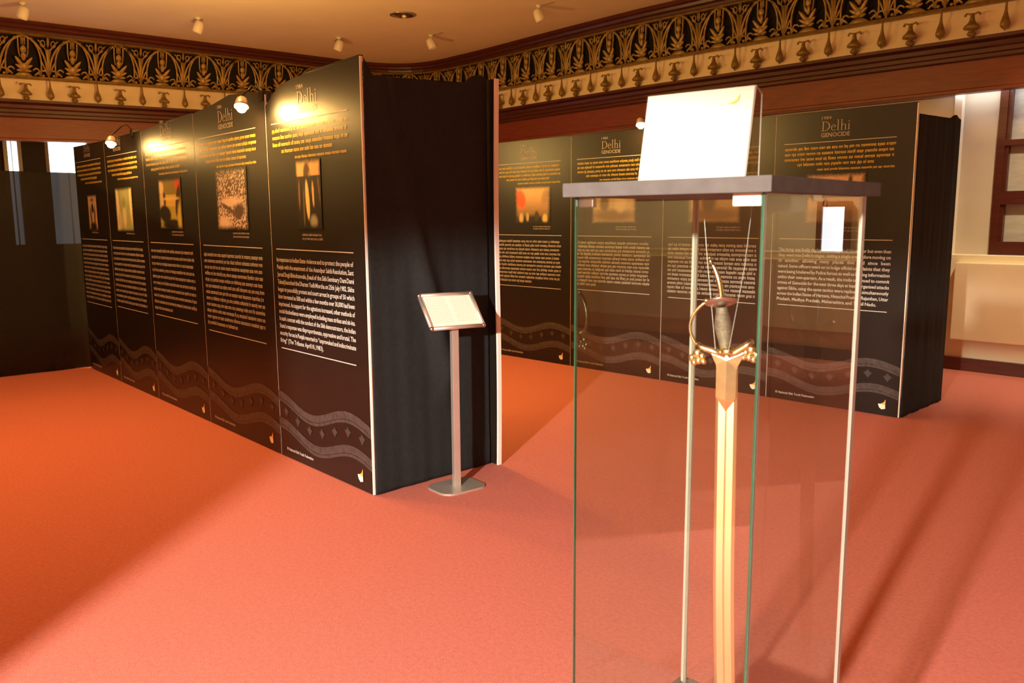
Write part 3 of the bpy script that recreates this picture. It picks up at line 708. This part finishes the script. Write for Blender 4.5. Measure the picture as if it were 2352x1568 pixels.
Rf = Matrix.Translation((-.02, .0, 1.0)) @ Matrix.Rotation(radians(77), 4, 'Z') @ Matrix.Rotation(radians(47), 4, 'X')
fw_, fh_ = .315, .225
MB().box(-fw_/2+.01, fw_/2-.01, -fh_/2+.01, fh_/2-.01, -.008, -.002).xf(Rf).build('backing', M_alu, t)
fr = MB()
for sx in (-1, 1):
    fr.tube([(sx*fw_/2, -fh_/2, 0), (sx*fw_/2, fh_/2, 0)], .0115, 10)
    fr.tube([(-fw_/2, sx*fh_/2, 0), (fw_/2, sx*fh_/2, 0)], .0115, 10)
fr = fr.xf(Rf).build('frame', M_alu, t, smooth=True)
for sx in (-1, 1):
    for sy in (-1, 1): MB().ball((sx*fw_/2, sy*fh_/2, 0), .0145, 10, 7).xf(Rf).build('corner_cap', M_steel, fr, smooth=True)
pp = MB().box(-fw_/2+.012, fw_/2-.012, -fh_/2+.012, fh_/2-.012, -.001, .001).xf(Rf).build('paper', M_paper, t)
mb = MB(); rnd = random.Random(4); q = MB()
for c0, c1, s0 in ((-.135, -.01, 0), (.015, .135, 1)):
    for i in range(14):
        x = c0
        while x < c1-.006:
            L = rnd.uniform(.005, .018); q.add([(x, .088-i*.0125, .002), (min(x+L, c1), .088-i*.0125, .002), (min(x+L, c1), .091-i*.0125, .002), (x, .091-i*.0125, .002)], [(0, 1, 2, 3)]); x += L+.003
q.xf(Rf).build('printing', M_ink, pp)['kind'] = 'stuff'
MB().tube([(0, 0, .92), (0, -.005, .96), (-.03, 0, .985)], .012, 8).build('tilt_bracket', M_steel, t, smooth=True)

# ------------------------------------------------------------------ display case
# slab corners in plan: A(-1.128,1.224) B(-.693,1.257) C(-.712,1.741)
A = Vector((-1.130, 1.226, 0)); Bc = Vector((-.693, 1.257, 0)); rz = math.atan2(Bc.y-A.y, Bc.x-A.x)-radians(.6)
CW, CD = (Bc-A).length, .505
t = thing('display_case', 'tall glass case with grey lid and green glass edges, holding the sword', 'display case', (A.x, A.y, 0), rz)
ZB, ZT = 1.540, 1.567
MB().bevbox(0, CW, 0, CD, ZB, ZT, .0015).build('lid', M_lid, t)
i_ = .024; G = .006; zp = .30
x0, x1, y0, y1 = .013, CW-i_+.002, i_, CD-.020
MB().box(x0+G, x1-G, y0, y0+G, zp, ZB).build('glass_pane', M_glass, t)['label'] = 'front glass pane'
MB().box(x0+G, x1-G, y1-G, y1, zp, ZB).build('glass_pane', M_glass, t)['label'] = 'rear glass pane'
MB().box(x0, x0+G, y0, y1, zp, ZB).build('glass_pane', M_glass, t)['label'] = 'left glass pane'
MB().box(x1-G, x1, y0, y1, zp, ZB).build('glass_pane', M_glass, t)['label'] = 'right glass pane'
e = .0006
MB().box(x0, x0+.0022, y0-e, y0+G, zp, ZB).build('glass_edge', M_gedge, t)['label'] = 'dark green glass edge'
MB().box(x1-G*.75, x1+e, y0-e, y0+.002, zp, ZB).build('glass_edge', M_gedge, t)['label'] = 'dark green glass edge'
MB().box(x1-.001, x1+e, y0-e, y0+.006, zp, ZB).build('glass_edge', M_gedge2, t)['label'] = 'pale glass edge'
MB().box(x0, x0+.013, y1-G, y1+e, zp, ZB).build('glass_edge', M_gedge2, t)['label'] = 'pale glass edge'
MB().box(x1-G, x1+e, y1-.016, y1+e, zp, ZB).build('glass_edge', M_gedge2, t)['label'] = 'pale glass edge'
MB().bevbox(.0, CW, 0, CD, 0, zp, .003).build('plinth', M_plinth, t)
MB().bevbox(x1-.062, x1-.010, y0+G, y0+.018, ZB-.022, ZB, .002).build('corner_clip', M_lampwhite, t)
MB().bevbox(x0+.004, x0+.040, y0+G, y0+.018, ZB-.020, ZB, .002).build('corner_clip', M_steel, t)
lb = MB().bevbox(x1-.055, x1-.008, y0+.12, y0+.185, ZB-.034, ZB, .004).build('lock_block', M_blackgloss, t)
MB().bevbox(x1-.010, x1-.006, y0+.21, y0+.25, ZB-.012, ZB, .001).build('hinge', M_steel, t)
ringm = MB().tube([(x1-.02+0*cos(a), y0+.30+.0095*cos(a), ZB-.019+.0095*sin(a)) for a in [2*pi*i/14 for i in range(15)]], .0016, 6)
ringm.tube([(x1-.02, y0+.30, ZB-.009), (x1-.02, y0+.30, ZB)], .0016, 6)
ringm.build('hook_ring', M_steel, t, smooth=True)
# card holder on the lid
Rz = Matrix.Rotation(rz, 4, 'Z')
hc = thing('card_holder', 'clear acrylic holder with a bright white card on the grey case lid', 'sign', (-1.024, 1.328, ZT), radians(8.0))
Rt = Matrix.Rotation(radians(-12), 4, 'X')
cwid, chei = .222, .172
MB().box(.002, cwid-.002, -.0008, .0008, .002, chei).xf(Rt).build('card', M_card, hc)
MB().box(0, cwid, -.0035, -.0015, 0, chei+.002).xf(Rt).build('front_sheet', M_acryl, hc)
MB().add([(cwid, 0, 0), (cwid, .0, 0), (cwid, .05, 0), (cwid, .033, chei-.004), (cwid, .03, chei-.004)], [(0, 2, 3), ]).v
s_ = sin(radians(12))*chei; c_ = cos(radians(12))*chei
MB().add([(cwid, .001, 0), (cwid, .062, 0), (cwid, s_+.028, c_-.012), (cwid, s_, c_), (cwid-.002, .001, 0), (cwid-.002, .062, 0), (cwid-.002, s_+.028, c_-.012), (cwid-.002, s_, c_)],
         [(0, 1, 2, 3), (4, 5, 6, 7), (0, 1, 5, 4), (1, 2, 6, 5), (2, 3, 7, 6), (3, 0, 4, 7)]).build('side_sheet', M_acryl, hc)
MB().add([(0, .060, 0), (cwid, .060, 0), (cwid, s_+.028, c_-.012), (0, s_+.028, c_-.012), (0, .062, 0), (cwid, .062, 0), (cwid, s_+.030, c_-.012), (0, s_+.030, c_-.012)],
         [(0, 1, 2, 3), (4, 5, 6, 7), (0, 1, 5, 4), (1, 2, 6, 5), (2, 3, 7, 6), (3, 0, 4, 7)]).build('back_sheet', M_acryl, hc)
MB().tube([(cwid, .062, 0), (cwid, s_+.028, c_-.012), (cwid, s_, c_)], .0011, 6).tube([(cwid, 0, .002), (cwid, s_, c_)], .0010, 6).build('sheet_edge', M_gedge2, hc)
MB().add([(cwid-.052, -.0042, chei-.031), (cwid-.040, -.0042, chei-.028), (cwid-.032, -.0042, chei-.022), (cwid-.027, -.0042, chei-.013), (cwid-.029, -.0042, chei-.026), (cwid-.038, -.0042, chei-.031)], [(0, 5, 1), (1, 5, 4, 2), (2, 4, 3)]).xf(Rt).build('logo', M_yellow, hc)

# ------------------------------------------------------------------ sword (talwar) hanging point down
KS = .868; ZREF = 0
sw = thing('curved_sword', 'curved sword with brass disc hilt hanging point down inside the glass case', 'sword', (-.918, 1.50, .335), radians(21))
def SX(x): return (x+.918)*KS
def SZ(z): return z-.335
# blade
sec = []
zz = [1.20, 1.10, 1.0, .9, .8, .7, .6, .5, .43, .38, .35, .337]
for k, z in enumerate(zz):
    t_ = (1.2-z)/.75; cx = SX(-.9145+.012*t_)+.030*max(0, t_-.55)**1.6; hw = .0222 if z > .43 else .0222*max(.04, ((z-.335)/.095))**.6
    sec.append((cx, hw, z))
mb = MB(); v = []; n = 6
for cx, hw, z in sec:
    th = .0028*(hw/.0222)
    v += [(cx-hw, 0, SZ(z)), (cx-hw*.72, -th, SZ(z)), (cx-hw*.08, -th*.9, SZ(z)), (cx+hw*.0, -th*.45, SZ(z)), (cx+hw*.08, -th*.9, SZ(z)), (cx+hw*.7, -th, SZ(z)), (cx+hw, 0, SZ(z)), (cx+hw*.7, th, SZ(z)), (cx-hw*.72, th, SZ(z))]
n = 9; f = [tuple(range(n)), tuple(range((len(sec)-1)*n, len(sec)*n))]
for i in range(len(sec)-1):
    f += [(i*n+j, i*n+(j+1) % n, (i+1)*n+(j+1) % n, (i+1)*n+j) for j in range(n)]
mb.add(v, f); mb.build('blade', M_blade, sw)
# langet plate with pointed tip
P = [(-.0085, 1.222), (-.034, 1.216), (-.030, 1.206), (-.024, 1.195), (-.0225, 1.185), (-.0225, 1.125), (0, 1.096), (.0215, 1.125), (.0215, 1.185), (.024, 1.195), (.032, 1.21), (.036, 1.222), (.0085, 1.222)]
lg = MB(); cx = SX(-.914)
n = len(P); v = [(cx+x*.95, -.006, SZ(z)) for x, z in P]+[(cx+x*.95, .006, SZ(z)) for x, z in P]+[(cx, -.0105, SZ(1.205)), (cx, -.0105, SZ(1.12)), (cx, -.006, SZ(1.222))]
f = [(i, i+n, (i+1) % n+n, (i+1) % n) for i in range(n)]+[tuple(range(n, 2*n))]
r0, r1 = 2*n, 2*n+1
f += [(0, 1, r0), (1, 2, r0), (2, 3, r0), (3, 4, r0), (4, 5, r1, r0), (5, 6, r1), (6, 7, r1), (7, 8, r0, r1), (8, 9, r0), (9, 10, r0), (10, 11, r0), (11, 12, r0), (12, 0, r0)]
lg.add(v, f).build('langet', M_brass, sw)
# crossguard arms
gd = MB()
gd.tube([(cx-.003, 0, SZ(1.214)), (SX(-.950), 0, SZ(1.222)), (SX(-.975), 0, SZ(1.228)), (SX(-.988), 0, SZ(1.235))], [(.010, .012), (.008, .010), (.006, .009), (.005, .007)], 8)
gd.tube([(cx+.003, 0, SZ(1.214)), (SX(-.894), -.002, SZ(1.222)), (SX(-.872), -.004, SZ(1.236)), (SX(-.856), -.006, SZ(1.248))], [(.010, .012), (.009, .011), (.008, .010), (.006, .010)], 8)
gd.lathe([(.013, 0), (.018, .006), (.016, .014), (.010, .018)], 14, (cx, 0, SZ(1.215)))
gd = gd.build('crossguard', M_brass, sw, smooth=True)
for (fx, fz, dirn) in ((-.987, 1.208, 1), (-.860, 1.222, -1)):
    mb = MB()
    for dx, dz, r in ((-.011, -.004, .008), (.0, .006, .010), (.010, .0, .008), (-.006, -.014, .007), (.014, -.011, .006), (.003, -.010, .008)):
        mb.ball((SX(fx)+dx*dirn, 0, SZ(fz)+dz), (r, .005, r), 8, 6)
    mb.build('leaf_finial', M_brass, gd, smooth=True)
# knuckle guard
kp = bez((SX(-.988), SZ(1.232)), (SX(-1.018), SZ(1.262)), (SX(-1.010), SZ(1.300)), (SX(-.968), SZ(1.325)), 14)
MB().tube([(x, 0, z) for x, z in kp], [(.0035, .0055)]*15, 8).build('knuckle_guard', M_brass, sw, smooth=True)
MB().ball((SX(-.968), 0, SZ(1.327)), (.006, .006, .005), 8, 6).build('guard_finial', M_brass, sw, smooth=True)
# grip
gx0, gx1 = SX(-.919), SX(-.932); mb = MB(); prof = [(.0105, 0), (.0125, .15), (.0165, .42), (.0180, .55), (.0160, .72), (.0125, .9), (.012, 1)]
mb.tube([(gx0+(gx1-gx0)*k, 0, SZ(1.226+.088*k)) for r, k in prof], [r for r, k in prof], 14); gp = mb.build('grip', M_grip, sw, smooth=True)
# pommel disc, tilted, with dome, curved spike and bead
T = Matrix.Translation((SX(-.933), 0, SZ(1.323))) @ Euler((radians(-20), radians(-11), 0)).to_matrix().to_4x4()
dk = MB().lathe([(.004, -.006), (.020, -.004), (.033, .001), (.0335, .003), (.026, .006), (.014, .012), (.007, .017), (.004, .019)], 24).xf(T).build('pommel_disc', M_steel, sw, smooth=True)
sp_ = bez((SX(-.9335), SZ(1.338)), (SX(-.936), SZ(1.362)), (SX(-.944), SZ(1.385)), (SX(-.958), SZ(1.405)), 10)
MB().tube([(x, 0, z) for x, z in sp_], [.0048, .0052, .0058, .006, .006, .0058, .0052, .0048, .0042, .0038, .003], 10).build('pommel_spike', M_brass, sw, smooth=True)
MB().ball((SX(-.961), 0, SZ(1.409)), .0042, 8, 6).ball((SX(-.964), 0, SZ(1.416)), .0025, 8, 6).ball((SX(-.934), 0, SZ(1.3385)), (.007, .007, .003), 10, 5).build('pommel_bead', M_brass, sw, smooth=True)
# hanging wires
tag(MB().tube([(-.985, 1.50, ZB), (-.965, 1.495, 1.40), (-.936, 1.488, 1.225), (-.915, 1.50, 1.212)], .0005, 5).build('hanging_wire', M_wire), 'left thin wire from the case lid to the sword guard', 'wire', 'wires holding the sword')
tag(MB().tube([(-.868, 1.50, ZB), (-.880, 1.497, 1.40), (-.905, 1.488, 1.225), (-.912, 1.50, 1.212)], .0004, 5).build('hanging_wire', M_wire), 'right thin wire from the case lid to the sword guard', 'wire', 'wires holding the sword')

# ------------------------------------------------------------------ behind the photographer (added board, unseen but for its reflection and shade)
tag(MB().bevbox(-3.1, -1.555, -1.34, -1.30, 0, 2.6, .004).build('blocker', M_wallcream), 'cream partition board added unseen behind the camera to shade the left floor', 'blocker')
